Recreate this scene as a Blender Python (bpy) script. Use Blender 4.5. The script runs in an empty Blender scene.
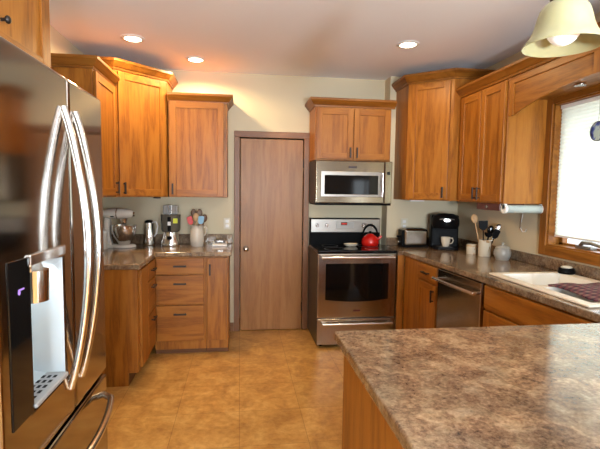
import bpy, bmesh, math, random
from mathutils import Matrix, Vector
random.seed(4)
S = bpy.context.scene
COL = S.collection
PI = math.pi
# ------------------------------------------------------------------ constants
F_PX, YAW, PITCH, ROLL, EYE = 437.86, .1368, .0761, .0133, 1.4663
D, DR, XW, XL, CZ = 4.53, 4.36, 2.28, -1.355, 2.635     # back wall, its jog, right wall, left wall, ceiling
XJ = 1.505                                              # where the back wall steps forward
ZC = .92                                                # worktop height
FY = 3.92                                               # base cabinet faces on the back wall
FX = -.745                                              # base cabinet faces on the left wall
UY = 4.20                                               # wall cabinet faces on the back wall
# ------------------------------------------------------------------ camera
cam = bpy.data.cameras.new('camera'); cam.sensor_width = 36; cam.sensor_fit = 'HORIZONTAL'
cam.lens = F_PX / 600 * 36; cam.clip_start = .02; cam.clip_end = 100
co = bpy.data.objects.new('camera', cam); COL.objects.link(co)
co.matrix_world = Matrix.Translation((0, 0, EYE)) @ Matrix.Rotation(-YAW, 4, 'Z') @ Matrix.Rotation(PI/2 - PITCH, 4, 'X') @ Matrix.Rotation(ROLL, 4, 'Z')
S.camera = co
# ------------------------------------------------------------------ world, exposure
S.view_settings.view_transform = 'Standard'; S.view_settings.look = 'None'; S.view_settings.gamma = 1
S.view_settings.use_curve_mapping = False
S.view_settings.exposure = 0.2
W = bpy.data.worlds.new('sky'); S.world = W; W.use_nodes = True
bg = W.node_tree.nodes['Background']; bg.inputs[0].default_value = (.86, .93, 1, 1); bg.inputs[1].default_value = 1.6
S.cycles.max_bounces = 8; S.cycles.diffuse_bounces = 5; S.cycles.glossy_bounces = 5; S.cycles.transparent_max_bounces = 12
S.cycles.sample_clamp_indirect = 6
S.cycles.caustics_reflective = False; S.cycles.caustics_refractive = False

def light(name, kind, loc, power, color, rot=(0, 0, 0), **k):
    l = bpy.data.lights.new(name, kind); l.energy = power; l.color = color
    for a, v in k.items(): setattr(l, a, v)
    o = bpy.data.objects.new(name, l); o.location = loc; o.rotation_euler = rot; COL.objects.link(o); return o
DAY = (.82, .93, 1.0)
# daylight: sky outside each window's glass; the last two feed windows added for fill
light('daylight_sink_window', 'AREA', (2.75, 2.2, 1.15), 27, DAY, (0, PI/2, 0), shape='RECTANGLE', size=1.2, size_y=1.7)
light('daylight_rear_window', 'AREA', (3.75, -4.9, 1.45), 14, DAY, (PI/2, 0, 0), shape='RECTANGLE', size=.9, size_y=1.2)
light('added_rear_window_fill', 'AREA', (-.3, -4.9, 1.45), 190, DAY, (PI/2, 0, 0), shape='RECTANGLE', size=1.5, size_y=1.5)  # added fill from behind, shining through an invented rear window
light('added_side_window_fill', 'AREA', (5.0, -1.7, 1.15), 290, DAY, (0, PI/2, 0), shape='RECTANGLE', size=2.2, size_y=2.6)  # added soft fill from the right, through an invented glazed opening
WARM = (1.0, .72, .38)
# fills added behind the camera: upward spot for the ceiling, point for cabinet fronts
light('added_ceiling_fill', 'SPOT', (.9, -1.0, 1.35), 340, (.80, .90, 1), (PI - .35, 0, 0), spot_size=math.radians(165), spot_blend=.4, shadow_soft_size=.12)  # added uplight without a fixture, brightens the ceiling
light('added_front_fill', 'POINT', (.1, -2.4, 1.15), 250, (.74, .87, 1), shadow_soft_size=.15)  # added point fill without a fixture

# ------------------------------------------------------------------ materials
def mat(name, base=(.8, .8, .8), rough=.5, metal=0., **k):
    m = bpy.data.materials.new(name); m.use_nodes = True
    b = m.node_tree.nodes['Principled BSDF']
    b.inputs['Base Color'].default_value = (*base, 1); b.inputs['Roughness'].default_value = rough; b.inputs['Metallic'].default_value = metal
    for a, v in k.items(): b.inputs[a.replace('_', ' ')].default_value = v
    return m
def nd(m, t, **k):
    n = m.node_tree.nodes.new(t)
    for a, v in k.items():
        if a in n.inputs and not hasattr(n, a): n.inputs[a].default_value = v
        else: setattr(n, a, v)
    return n
def ln(m, a, b): m.node_tree.links.new(a, b)
def ramp(m, fac, stops):
    r = nd(m, 'ShaderNodeValToRGB'); e = r.color_ramp.elements
    while len(e) < len(stops): e.new(.5)
    for i, (p, c) in enumerate(stops): e[i].position = p; e[i].color = (*c, 1)
    ln(m, fac, r.inputs[0]); return r
def coords(m, scale, rnd=True):
    tc = nd(m, 'ShaderNodeTexCoord'); mp = nd(m, 'ShaderNodeMapping'); mp.inputs['Scale'].default_value = scale
    if rnd:
        oi = nd(m, 'ShaderNodeObjectInfo'); mu = nd(m, 'ShaderNodeMath', operation='MULTIPLY'); mu.inputs[1].default_value = 13.7
        ln(m, oi.outputs['Random'], mu.inputs[0]); ad = nd(m, 'ShaderNodeVectorMath', operation='ADD')
        ln(m, tc.outputs['Object'], ad.inputs[0]); ln(m, mu.outputs[0], ad.inputs[1]); ln(m, ad.outputs[0], mp.inputs['Vector'])
    else: ln(m, tc.outputs['Object'], mp.inputs['Vector'])
    return mp.outputs[0]
def noise(m, vec, scale, detail=4, rough=.55, dist=0.):
    n = nd(m, 'ShaderNodeTexNoise'); n.inputs['Scale'].default_value = scale; n.inputs['Detail'].default_value = detail
    n.inputs['Roughness'].default_value = rough; n.inputs['Distortion'].default_value = dist; ln(m, vec, n.inputs['Vector']); return n.outputs['Fac']
def mix(m, fac, a, b, mode='MIX'):
    x = nd(m, 'ShaderNodeMix', data_type='RGBA', blend_type=mode)
    for s, v in ((x.inputs[0], fac), (x.inputs[6], a), (x.inputs[7], b)):
        if hasattr(v, 'is_linked'): ln(m, v, s)
        elif isinstance(v, tuple): s.default_value = (*v, 1)
        else: s.default_value = v
    return x.outputs[2]
def oak(name, axis, tint=1.0, dark=(.215, .068, .008), mid=(.36, .126, .014), lite=(.46, .182, .027), rough=.4):
    m = mat(name, rough=rough, Specular_IOR_Level=.35); b = m.node_tree.nodes['Principled BSDF']
    lo, hi = 1.2, 14.0
    sc = {'x': (lo, hi, hi), 'y': (hi, lo, hi), 'z': (hi, hi, lo)}[axis]
    v = coords(m, sc)
    n1 = noise(m, v, .62, 3, .5, .35)                       # broad growth rings make cathedral figure
    mu = nd(m, 'ShaderNodeMath', operation='MULTIPLY'); mu.inputs[1].default_value = 26.; ln(m, n1, mu.inputs[0])
    sn = nd(m, 'ShaderNodeMath', operation='SINE'); ln(m, mu.outputs[0], sn.inputs[0])
    ma = nd(m, 'ShaderNodeMath', operation='MULTIPLY_ADD'); ma.inputs[1].default_value = .5; ma.inputs[2].default_value = .5; ln(m, sn.outputs[0], ma.inputs[0])
    n2 = noise(m, v, 8., 5, .7, .1)                       # pores
    a = nd(m, 'ShaderNodeMath', operation='MULTIPLY'); a.inputs[1].default_value = .25; ln(m, ma.outputs[0], a.inputs[0])
    c = nd(m, 'ShaderNodeMath', operation='MULTIPLY_ADD'); c.inputs[1].default_value = .6; ln(m, n2, c.inputs[0]); ln(m, a.outputs[0], c.inputs[2])
    t = lambda q: tuple(x * tint * .9 for x in q)
    r = ramp(m, c.outputs[0], [(.2, t(dark)), (.42, t(mid)), (.72, t(lite))])
    ln(m, r.outputs[0], b.inputs['Base Color'])
    bp = nd(m, 'ShaderNodeBump'); bp.inputs['Strength'].default_value = .08; bp.inputs['Distance'].default_value = .002
    ln(m, n2, bp.inputs['Height']); ln(m, bp.outputs[0], b.inputs['Normal'])
    return m
OAKZ, OAKX, OAKY = oak('oak_upright', 'z'), oak('oak_along', 'x'), oak('oak_across', 'y')
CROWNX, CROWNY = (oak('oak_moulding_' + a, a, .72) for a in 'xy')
PLY = dict(dark=(.29, .122, .036), mid=(.365, .162, .05), lite=(.43, .205, .07))
DOOROAK = oak('oak_door_veneer', 'z', **PLY)
TRIMZ = oak('oak_casing_upright', 'z', .62, (.30, .12, .05), (.42, .19, .08), (.5, .25, .11)); TRIMX = oak('oak_casing_along', 'x', .62, (.30, .12, .05), (.42, .19, .08), (.5, .25, .11))
TRIMY = oak('oak_casing_across', 'y', .75)
def laminate():
    m = mat('stone_pattern_laminate', rough=.12, Specular_IOR_Level=.7); b = m.node_tree.nodes['Principled BSDF']; v = coords(m, (1, 1, 1), False)
    n1 = noise(m, v, 14, 7, .68, .6); n2 = noise(m, v, 70, 5, .75, .3); n3 = noise(m, v, 4, 4, .5, 1.)
    c1 = ramp(m, n1, [(.34, (.045, .03, .022)), (.46, (.15, .095, .06)), (.56, (.28, .215, .135)), (.68, (.43, .36, .25))]).outputs[0]
    c2 = ramp(m, n2, [(.36, (.05, .035, .026)), (.52, (.26, .18, .115)), (.68, (.50, .40, .28))]).outputs[0]
    c3 = ramp(m, n3, [(.4, (.75, .72, .7)), (.6, (1.15, 1.05, .95))]).outputs[0]
    ln(m, mix(m, 1., mix(m, .45, c1, c2), c3, 'MULTIPLY'), b.inputs['Base Color']); return m
LAM = laminate()
def vinyl():
    m = mat('mottled_vinyl_tile', rough=.33); b = m.node_tree.nodes['Principled BSDF']; v = coords(m, (1, 1, 1), False)
    n1 = noise(m, v, 5.5, 6, .62, .8); n2 = noise(m, v, 26, 5, .65, .3)
    c1 = ramp(m, n1, [(.34, (.33, .14, .026)), (.5, (.53, .265, .06)), (.64, (.68, .40, .125))]).outputs[0]
    c2 = ramp(m, n2, [(.35, (.38, .175, .036)), (.65, (.64, .37, .12))]).outputs[0]
    br = nd(m, 'ShaderNodeTexBrick'); br.offset = 0; br.squash = 1
    for a, q in (('Scale', 1.), ('Brick Width', .405), ('Row Height', .405), ('Mortar Size', .002), ('Mortar Smooth', .3)): br.inputs[a].default_value = q
    br.inputs['Color1'].default_value = (1.06, 1.05, 1.04, 1); br.inputs['Color2'].default_value = (.93, .92, .9, 1); br.inputs['Mortar'].default_value = (.62, .55, .48, 1)
    ln(m, v, br.inputs['Vector'])
    ln(m, mix(m, 1., mix(m, .42, c1, c2), br.outputs[0], 'MULTIPLY'), b.inputs['Base Color']); return m
VINYL = vinyl()
def paint(name, c, bump=.12, sc=160):
    m = mat(name, c, .8); b = m.node_tree.nodes['Principled BSDF']; v = coords(m, (1, 1, 1), False)
    bp = nd(m, 'ShaderNodeBump'); bp.inputs['Strength'].default_value = bump; bp.inputs['Distance'].default_value = .003
    ln(m, noise(m, v, sc, 3), bp.inputs['Height']); ln(m, bp.outputs[0], b.inputs['Normal']); return m
UNSEENBROWN = paint('dark_brown_unseen_wall', (.15, .095, .06)); WALL = paint('beige_wall_paint', (.63, .545, .375)); CEIL = paint('ceiling_paint', (.86, .86, .88), .25, 90)  # first one invented: dark brown on unseen walls, for the steel to mirror
def steel(name, c=(.6, .56, .5), rough=.24, axis=2, streak=.1):
    m = mat(name, c, rough, 1.); b = m.node_tree.nodes['Principled BSDF']
    sc = [900, 900, 900]; sc[axis] = 4; v = coords(m, tuple(sc))
    n = noise(m, v, 1., 2)
    mr = nd(m, 'ShaderNodeMapRange'); mr.inputs['To Min'].default_value = rough - streak * .5; mr.inputs['To Max'].default_value = rough + streak * .5
    ln(m, n, mr.inputs['Value']); ln(m, mr.outputs[0], b.inputs['Roughness']); return m
STEEL = steel('brushed_steel', (.42, .375, .32), .2, axis=0); FRIDGE = steel('fridge_steel', (.37, .33, .295), .10, 2, .03)
BRIGHT = mat('polished_steel', (.78, .77, .75), .16, 1.); CHROME = mat('chrome', (.85, .85, .86), .07, 1.)
BRONZE = mat('dark_bronze', (.045, .035, .03), .38, .7)
BLACKG = mat('black_glass', (.005, .005, .005), .06, Specular_IOR_Level=.3); BLACKP = mat('black_plastic', (.006, .006, .0065), .35, Specular_IOR_Level=.03); DARK = mat('dark_grey_metal', (.06, .055, .05), .4, .5)
GREYP = mat('grey_plastic', (.33, .34, .35), .4); WHITEP = mat('white_plastic', (.78, .77, .74), .35); IVORY = mat('ivory_plastic', (.66, .6, .46), .4)
ENAMEL = mat('white_enamel', (.78, .76, .70), .12, Coat_Weight=.4); SINKM = mat('white_sink_composite', (.84, .82, .76), .3); BISQ = mat('bisque_rim', (.78, .70, .57), .3)
CREAM = mat('cream_glaze', (.68, .60, .47), .2); CROCKM = mat('stoneware_glaze', (.55, .50, .42), .22); POTTERY = mat('grey_pottery', (.30, .29, .26), .3)
RED = mat('red_enamel', (.55, .012, .008), .1, Coat_Weight=.6); REDP = mat('red_silicone', (.62, .03, .02), .45); BLUEP = mat('blue_silicone', (.22, .42, .58), .45)
WOODL = mat('pale_wood', (.52, .32, .15), .55); WOODD = mat('dark_wood', (.12, .06, .03), .5); REDB = mat('dark_red_plastic', (.10, .03, .025), .3)
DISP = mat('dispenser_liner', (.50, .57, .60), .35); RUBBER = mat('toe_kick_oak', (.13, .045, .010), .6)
TINT = mat('smoky_clear_plastic', (.16, .15, .12), .08, Transmission_Weight=.35); CLEARP = mat('clear_plastic', (.75, .75, .72), .08, Transmission_Weight=.6); YELLOW = mat('yellow_green_sticker', (.55, .62, .03), .5)
FROST = mat('frosted_jar', (.60, .58, .52), .3)
def emis(name, c, s):
    m = mat(name, (0, 0, 0)); b = m.node_tree.nodes['Principled BSDF']; b.inputs['Emission Color'].default_value = (*c, 1); b.inputs['Emission Strength'].default_value = s; return m
LAMP = emis('lamp_lens', (1, .86, .62), 12); REDLED = emis('red_display', (1, .06, .03), .8); BLUELED = emis('violet_indicator', (.55, .3, 1), 1.0)
def glass():
    m = bpy.data.materials.new('window_glass'); m.use_nodes = True; t = m.node_tree; t.nodes.clear()
    o = nd(m, 'ShaderNodeOutputMaterial'); a = nd(m, 'ShaderNodeBsdfTransparent'); g = nd(m, 'ShaderNodeBsdfGlossy'); g.inputs['Roughness'].default_value = .02
    x = nd(m, 'ShaderNodeMixShader'); x.inputs[0].default_value = .05
    ln(m, a.outputs[0], x.inputs[1]); ln(m, g.outputs[0], x.inputs[2]); ln(m, x.outputs[0], o.inputs[0]); return m
GLASS = glass()
def cloth_light(name, c, tw):
    m = bpy.data.materials.new(name); m.use_nodes = True; t = m.node_tree; t.nodes.clear()
    o = nd(m, 'ShaderNodeOutputMaterial'); a = nd(m, 'ShaderNodeBsdfTranslucent'); g = nd(m, 'ShaderNodeBsdfDiffuse'); x = nd(m, 'ShaderNodeMixShader'); x.inputs[0].default_value = tw
    a.inputs[0].default_value = (*c, 1); g.inputs[0].default_value = (*c, 1)
    ln(m, g.outputs[0], x.inputs[1]); ln(m, a.outputs[0], x.inputs[2]); ln(m, x.outputs[0], o.inputs[0]); return m
BLIND = cloth_light('white_cellular_fabric', (.93, .95, .88), .7)
def shade_glass():
    m = mat('pale_yellow_shade_glass', (.31, .29, .155), .4); b = m.node_tree.nodes['Principled BSDF']; v = coords(m, (1, 1, 1), False)
    r = ramp(m, noise(m, v, 9, 4), [(.3, (.285, .265, .135)), (.7, (.34, .32, .18))]); ln(m, r.outputs[0], b.inputs['Base Color'])
    b.inputs['Subsurface Weight'].default_value = .3; b.inputs['Subsurface Radius'].default_value = (.02, .018, .01); return m
SHADE = shade_glass()
BULB = mat('white_bulb_glass', (.9, .9, .92), .25, Emission_Color=(1, 1, 1, 1), Emission_Strength=.25)  # faint emission added to whiten an unlit bulb
def plaid():
    m = mat('plaid_cloth', rough=.9); b = m.node_tree.nodes['Principled BSDF']; tc = nd(m, 'ShaderNodeTexCoord'); sp = nd(m, 'ShaderNodeSeparateXYZ'); ln(m, tc.outputs['Object'], sp.inputs[0])
    outs = []
    for ax, fr in ((0, 150.), (1, 150.)):
        a = nd(m, 'ShaderNodeMath', operation='MULTIPLY'); a.inputs[1].default_value = fr; ln(m, sp.outputs[ax], a.inputs[0])
        s = nd(m, 'ShaderNodeMath', operation='SINE'); ln(m, a.outputs[0], s.inputs[0])
        g = nd(m, 'ShaderNodeMath', operation='GREATER_THAN'); g.inputs[1].default_value = 0.; ln(m, s.outputs[0], g.inputs[0]); outs.append(g.outputs[0])
    a = nd(m, 'ShaderNodeMath', operation='ADD'); ln(m, outs[0], a.inputs[0]); ln(m, outs[1], a.inputs[1])
    h = nd(m, 'ShaderNodeMath', operation='MULTIPLY'); h.inputs[1].default_value = .5; ln(m, a.outputs[0], h.inputs[0])
    r = ramp(m, h.outputs[0], [(.0, (.19, .11, .085)), (.4, (.12, .03, .04)), (.9, (.03, .01, .018))]); r.color_ramp.interpolation = 'CONSTANT'
    ln(m, r.outputs[0], b.inputs['Base Color']); return m
PLAID = plaid()
def crock_pattern():
    m = mat('cream_glaze_with_brown_leaves', rough=.2); b = m.node_tree.nodes['Principled BSDF']; v = coords(m, (1, 1, .6), False)
    r = ramp(m, noise(m, v, 22, 2, .5, 1.), [(.0, (.66, .58, .44)), (.60, (.66, .58, .44)), (.68, (.42, .25, .12))]); ln(m, r.outputs[0], b.inputs['Base Color']); return m
CROCKP = crock_pattern()
def disc_pic():
    m = mat('suncatcher_glass', rough=.2); b = m.node_tree.nodes['Principled BSDF']; v = coords(m, (1, 1, 1), False)
    r = ramp(m, noise(m, v, 16, 2, .5, .5), [(.0, (.62, .64, .60)), (.52, (.62, .64, .60)), (.58, (.16, .2, .5)), (.75, (.03, .04, .09))]); ln(m, r.outputs[0], b.inputs['Base Color']); return m
DISC = disc_pic()
_n = DISC.node_tree.nodes; _r = [q for q in _n if q.type == 'VALTORGB'][0]; _t = _n.new('ShaderNodeBsdfTranslucent'); _x = _n.new('ShaderNodeMixShader'); _x.inputs[0].default_value = .75
ln(DISC, _r.outputs[0], _t.inputs[0]); ln(DISC, _n['Principled BSDF'].outputs[0], _x.inputs[1]); ln(DISC, _t.outputs[0], _x.inputs[2]); ln(DISC, _x.outputs[0], _n['Material Output'].inputs[0])

# ------------------------------------------------------------------ geometry collector
class G:
    def __init__(s): s.v, s.f, s.m, s.s = [], [], [], []
    def add(s, vs, fs, m=0, smooth=False):
        o = len(s.v); s.v += [tuple(p) for p in vs]
        for f in fs: s.f.append([i + o for i in f]); s.m.append(m); s.s.append(smooth)
        return s
    def box(s, x0, x1, y0, y1, z0, z1, m=0):
        if x0 > x1: x0, x1 = x1, x0
        if y0 > y1: y0, y1 = y1, y0
        v = [(x, y, z) for z in (z0, z1) for y in (y0, y1) for x in (x0, x1)]
        return s.add(v, [(0, 2, 3, 1), (4, 5, 7, 6), (0, 1, 5, 4), (2, 6, 7, 3), (0, 4, 6, 2), (1, 3, 7, 5)], m)
    def lathe(s, prof, c=(0, 0, 0), n=28, m=0, smooth=True, mat4=None, sx=1., sy=1.):
        vs, fs = [], []
        for r, z in prof:
            for i in range(n):
                a = 2 * PI * i / n; p = Vector((r * math.cos(a) * sx, r * math.sin(a) * sy, z))
                if mat4 is not None: p = mat4 @ p
                vs.append((p.x + c[0], p.y + c[1], p.z + c[2]))
        for j in range(len(prof) - 1):
            for i in range(n):
                k = (i + 1) % n; fs.append((j * n + i, j * n + k, j * n + n + k, j * n + n + i))
        if prof[0][0] > 1e-5 and prof[0] != prof[-1]: fs.append(tuple(range(n))[::-1])
        if prof[-1][0] > 1e-5 and prof[0] != prof[-1]: fs.append(tuple((len(prof) - 1) * n + i for i in range(n)))
        return s.add(vs, fs, m, smooth)
    def cyl(s, p0, p1, r0, r1=None, n=18, m=0, smooth=True):
        p0, p1 = Vector(p0), Vector(p1); d = p1 - p0; q = d.to_track_quat('Z', 'Y').to_matrix()
        r1 = r0 if r1 is None else r1
        return s.lathe([(1e-6, 0), (r0, 0), (r0, 0), (r1, d.length), (r1, d.length), (1e-6, d.length)], p0, n, m, smooth, q)
    def tube(s, pts, r, n=10, m=0, flat=1., up=(0, 0, 1), smooth=True):
        pts = [Vector(p) for p in pts]; vs, fs = [], []; N = len(pts)
        for i, p in enumerate(pts):
            t = (pts[min(i + 1, N - 1)] - pts[max(i - 1, 0)]).normalized(); u = Vector(up)
            a = t.cross(u); a = a.normalized() if a.length > 1e-4 else t.cross(Vector((1, 0, 0))).normalized(); b = a.cross(t).normalized()
            rr = r[i] if isinstance(r, (list, tuple)) else r
            for k in range(n):
                w = 2 * PI * k / n; vs.append(p + a * rr * math.cos(w) + b * rr * flat * math.sin(w))
        for i in range(N - 1):
            for k in range(n): l = (k + 1) % n; fs.append((i * n + k, i * n + l, i * n + n + l, i * n + n + k))
        fs += [tuple(range(n))[::-1], tuple((N - 1) * n + k for k in range(n))]
        return s.add(vs, fs, m, smooth)
    def prism(s, poly, a0, a1, axis='z', m=0):
        n = len(poly)
        def P(p, a): return {'z': (p[0], p[1], a), 'y': (p[0], a, p[1]), 'x': (a, p[0], p[1])}[axis]
        return s.add([P(p, a0) for p in poly] + [P(p, a1) for p in poly], [tuple(range(n))[::-1], tuple(range(n, 2 * n))] + [(i, (i + 1) % n, (i + 1) % n + n, i + n) for i in range(n)], m)
    def cells(s, us, vs_, filled, a0, a1, axis='z', m=0):
        """slab made of grid cells (with holes), side faces only along its outline"""
        idx = {}; V = []
        def vid(i, j, k):
            if (i, j, k) not in idx:
                a = (a0, a1)[k]; u, v = us[i], vs_[j]
                idx[(i, j, k)] = len(V); V.append({'z': (u, v, a), 'y': (u, a, v), 'x': (a, u, v)}[axis])
            return idx[(i, j, k)]
        Fs = []
        for i in range(len(us) - 1):
            for j in range(len(vs_) - 1):
                if not filled(i, j): continue
                q = [(i, j), (i + 1, j), (i + 1, j + 1), (i, j + 1)]
                Fs.append([vid(a, b, 1) for a, b in q]); Fs.append([vid(a, b, 0) for a, b in q][::-1])
                for (di, dj), e in (((0, -1), (q[0], q[1])), ((1, 0), (q[1], q[2])), ((0, 1), (q[2], q[3])), ((-1, 0), (q[3], q[0]))):
                    ii, jj = i + di, j + dj
                    if 0 <= ii < len(us) - 1 and 0 <= jj < len(vs_) - 1 and filled(ii, jj): continue
                    Fs.append([vid(*e[0], 0), vid(*e[1], 0), vid(*e[1], 1), vid(*e[0], 1)])
        return s.add(V, Fs, m)
    def sweep(s, path, prof, z, m=0):
        """profile (out, up) along a level path, mitred; 'out' is to the right of travel; m may be a list per segment"""
        N = len(path); nrm = []
        for i in range(N - 1):
            d = Vector((path[i + 1][0] - path[i][0], path[i + 1][1] - path[i][1])).normalized(); nrm.append(Vector((d.y, -d.x)))
        rings = []
        for i in range(N):
            if i == 0: o = nrm[0]
            elif i == N - 1: o = nrm[-1]
            else: b = nrm[i - 1] + nrm[i]; o = b * (2 / b.length_squared)
            rings.append([(path[i][0] + o.x * a, path[i][1] + o.y * a, z + h) for a, h in prof])
        k = len(prof)
        for i in range(N - 1):
            mm = m[i] if isinstance(m, (list, tuple)) else m
            s.add(rings[i] + rings[i + 1], [(a, (a + 1) % k, (a + 1) % k + k, a + k) for a in range(k)] + ([tuple(range(k))] if i == 0 else []) + ([tuple(range(k, 2 * k))[::-1]] if i == N - 2 else []), mm)
        return s
    def ball(s, c, rx, ry=None, rz=None, m=0, n=20):
        ry = rx if ry is None else ry; rz = rx if rz is None else rz
        pr = [(max(1e-6, math.sin(PI * i / 12)), -math.cos(PI * i / 12)) for i in range(13)]
        return s.lathe(pr, c, n, m, True, Matrix.Diagonal((rx, ry, rz)))
    def xf(s, M): s.v = [tuple(M @ Vector(p)) for p in s.v]; return s

def mesh_obj(name, g, mats, bevel=0., seg=2):
    me = bpy.data.meshes.new(name); me.from_pydata(g.v, [], g.f)
    for x in (mats if isinstance(mats, (list, tuple)) else [mats]): me.materials.append(x)
    bm = bmesh.new(); bm.from_mesh(me)
    for f, mi, sm in zip(bm.faces, g.m, g.s): f.material_index = mi; f.smooth = sm
    bmesh.ops.remove_doubles(bm, verts=bm.verts, dist=1e-6) if any(g.s) else None
    bmesh.ops.recalc_face_normals(bm, faces=bm.faces); bm.to_mesh(me); bm.free(); me.update()
    o = bpy.data.objects.new(name, me); COL.objects.link(o)
    if any(g.s):
        try: me.set_sharp_from_angle(angle=math.radians(42))
        except Exception: pass
    if bevel:
        b = o.modifiers.new('bevel', 'BEVEL'); b.width = bevel; b.segments = seg; b.limit_method = 'ANGLE'; b.angle_limit = math.radians(50); b.harden_normals = False
    return o
def thing(name, label, cat, loc=(0, 0, 0), rot=0., group=None):
    o = bpy.data.objects.new(name, None); COL.objects.link(o); o.location = loc; o.rotation_euler = (0, 0, rot); o.empty_display_size = .05
    o['label'] = label; o['category'] = cat; o['rootloc'] = list(loc)
    group = group or {'wall_cabinet': 'oak wall cabinets', 'base_cabinet': 'oak base cabinets', 'recessed_light': 'recessed ceiling lights', 'outlet': 'ivory wall outlets',
                      'puck_light': 'small round under-cabinet lights', 'window_blind': 'white pleated window blinds', 'worktop': 'mottled worktops'}.get(name)
    if cat == 'utensil': group = 'utensils in the stoneware jug' if loc[0] < 0 else 'utensils in the cream crock'
    if group: o['group'] = group
    return o
def part(name, g, mats, parent, bevel=0., label=None, world=True, seg=2):
    r = parent
    while r.parent: r = r.parent
    if world:
        L = Vector(r.location); Mi = Matrix.Rotation(-r.rotation_euler.z, 4, 'Z') @ Matrix.Translation(-L); g.xf(Mi)
    o = mesh_obj(name, g, mats, bevel, seg); o.parent = parent
    if label: o['label'] = label
    return o
def single(name, g, mats, label, cat, loc, bevel=0., group=None):
    g.xf(Matrix.Translation(-Vector(loc))); o = mesh_obj(name, g, mats, bevel); o.location = loc; o['label'] = label; o['category'] = cat
    if group: o['group'] = group
    return o
def struct(name, g, mats, bevel=0.):
    o = mesh_obj(name, g, mats, bevel); o['kind'] = 'structure'; return o

# ================================================================== SETTING
YR, XR = -4.6, 4.7                                        # rear wall and right wall of the open room behind the camera
LSH = ([XL - .2, XW + .12, XR + .2], [YR - .2, .72, D + .6], lambda i, j: not (i == 1 and j == 1))
struct('floor', G().cells(*LSH, -.05, 0), VINYL)
struct('ceiling', G().cells(*LSH, CZ, CZ + .05), CEIL)
struct('wall_left', G().box(XL - .12, XL, .2, D + .12, 0, CZ), WALL)
struct('wall_hall', G().box(XL - .12, XL, YR, .2, 0, CZ), UNSEENBROWN)
DX0, DX1, DZ1 = .006, .646, 1.99                         # pantry door slab
g = G(); us = [XL, DX0 - .01, DX1 + .01, XJ]; zs = [0, DZ1 + .012, CZ]
g.cells(us, zs, lambda i, j: not (i == 1 and j == 0), D, D + .12, 'y')
struct('wall_back', g, WALL)
struct('wall_corner', G().box(XJ, XW + .12, DR, D + .12, 0, CZ), WALL)
struct('unseen_light_block', G().box(DX0 - .2, DX1 + .2, D + .45, D + .5, 0, CZ).box(DX0 - .2, DX0 - .15, D + .12, D + .45, 0, CZ).box(DX1 + .15, DX1 + .2, D + .12, D + .45, 0, CZ), WALL)  # unseen backing added to stop light leaking round the door
WY0, WY1, WZ0, WZ1 = 1.45, 2.975, 1.085, 2.125           # window opening over the sink
struct('wall_right', G().cells([.72, WY0, WY1, DR], [0, WZ0, WZ1, CZ], lambda i, j: not (i == 1 and j == 1), XW, XW + .14, 'x'), WALL)
struct('wall_return', G().box(XW, XR, .60, .72, 0, CZ), UNSEENBROWN)
struct('wall_rear', G().cells([XL, -1.05, .45, 3.32, 4.18, XR], [0, .75, 1.86, 2.15, CZ], lambda i, j: not ((i == 3 and j == 1) or (i == 1 and j in (1, 2))), YR - .12, YR, 'y'), UNSEENBROWN)
struct('wall_dining', G().cells([YR, -3.0, -.4, .72], [0, .06, 2.1, CZ], lambda i, j: not (i == 1 and j == 1), XR, XR + .12, 'x'), UNSEENBROWN)
# rear window mirrored in the microwave, then two unseen ones added for light
g = G()
for x0, x1 in ((3.32, 3.37), (3.725, 3.775), (4.13, 4.18)): g.box(x0, x1, YR - .09, YR + .015, .75, 1.86)
for z0, z1 in ((.75, .80), (1.81, 1.86)): g.box(3.32, 4.18, YR - .09, YR + .015, z0, z1)
w2 = struct('window_2', g, TRIMZ); part('pane', G().box(3.34, 4.16, YR - .05, YR - .045, .77, 1.84), GLASS, w2)
g = G()
for y0, y1 in ((-3.0, -2.93), (-1.74, -1.66), (-.47, -.4)): g.box(XR - .015, XR + .1, y0, y1, .06, 2.1)
for z0, z1 in ((.06, .14), (2.03, 2.1)): g.box(XR - .015, XR + .1, -3.0, -.4, z0, z1)
w3 = struct('added_window_3', g, TRIMZ); part('pane', G().box(XR + .05, XR + .055, -2.98, -.42, .08, 2.08), GLASS, w3)  # unseen opening added for the side fill
g = G()
for x0, x1 in ((-1.05, -.99), (-.33, -.27), (.39, .45)): g.box(x0, x1, YR - .09, YR + .015, .75, 2.15)
for z0, z1 in ((.75, .81), (2.09, 2.15)): g.box(-1.05, .45, YR - .09, YR + .015, z0, z1)
w4 = struct('added_window_4', g, TRIMZ); part('pane', G().box(-1.03, .43, YR - .05, YR - .045, .77, 2.13), GLASS, w4)  # unseen opening added for the frontal fill
# pantry door with casing
d1 = struct('door_1', G().box(DX0, DX1, D - .012, D + .025, .008, DZ1), DOOROAK, .003)
g = G().cyl((.063, D - .012, .868), (.063, D - .024, .868), .028).cyl((.063, D - .02, .868), (.063, D - .05, .868), .011); g.ball((.063, D - .06, .868), .029, .022, .029)
part('door_knob', g, mat('brushed_nickel', (.62, .57, .5), .22, 1.), d1)
for z in (.25, 1.0, 1.75): part('hinge', G().cyl((DX1 + .004, D - .016, z - .045), (DX1 + .004, D - .016, z + .045), .006), BRONZE, d1)
g = G().box(DX0 - .066, DX0 - .008, D - .022, D + .06, 0, DZ1 + .012).box(DX1 + .008, DX1 + .066, D - .022, D + .06, 0, DZ1 + .012)
g.box(DX0 - .066, DX1 + .066, D - .022, D + .06, DZ1 + .012, DZ1 + .075, 1)
struct('trim_1', g, [TRIMZ, TRIMX], .004)
struct('baseboard_back', G().box(-.10, -.062, D - .012, D, 0, .09).box(DX1 + .068, .705, D - .012, D, 0, .09), TRIMX)
struct('baseboard_left', G().box(XL, XL + .012, 2.3, 3.28, 0, .09), TRIMY)
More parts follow.
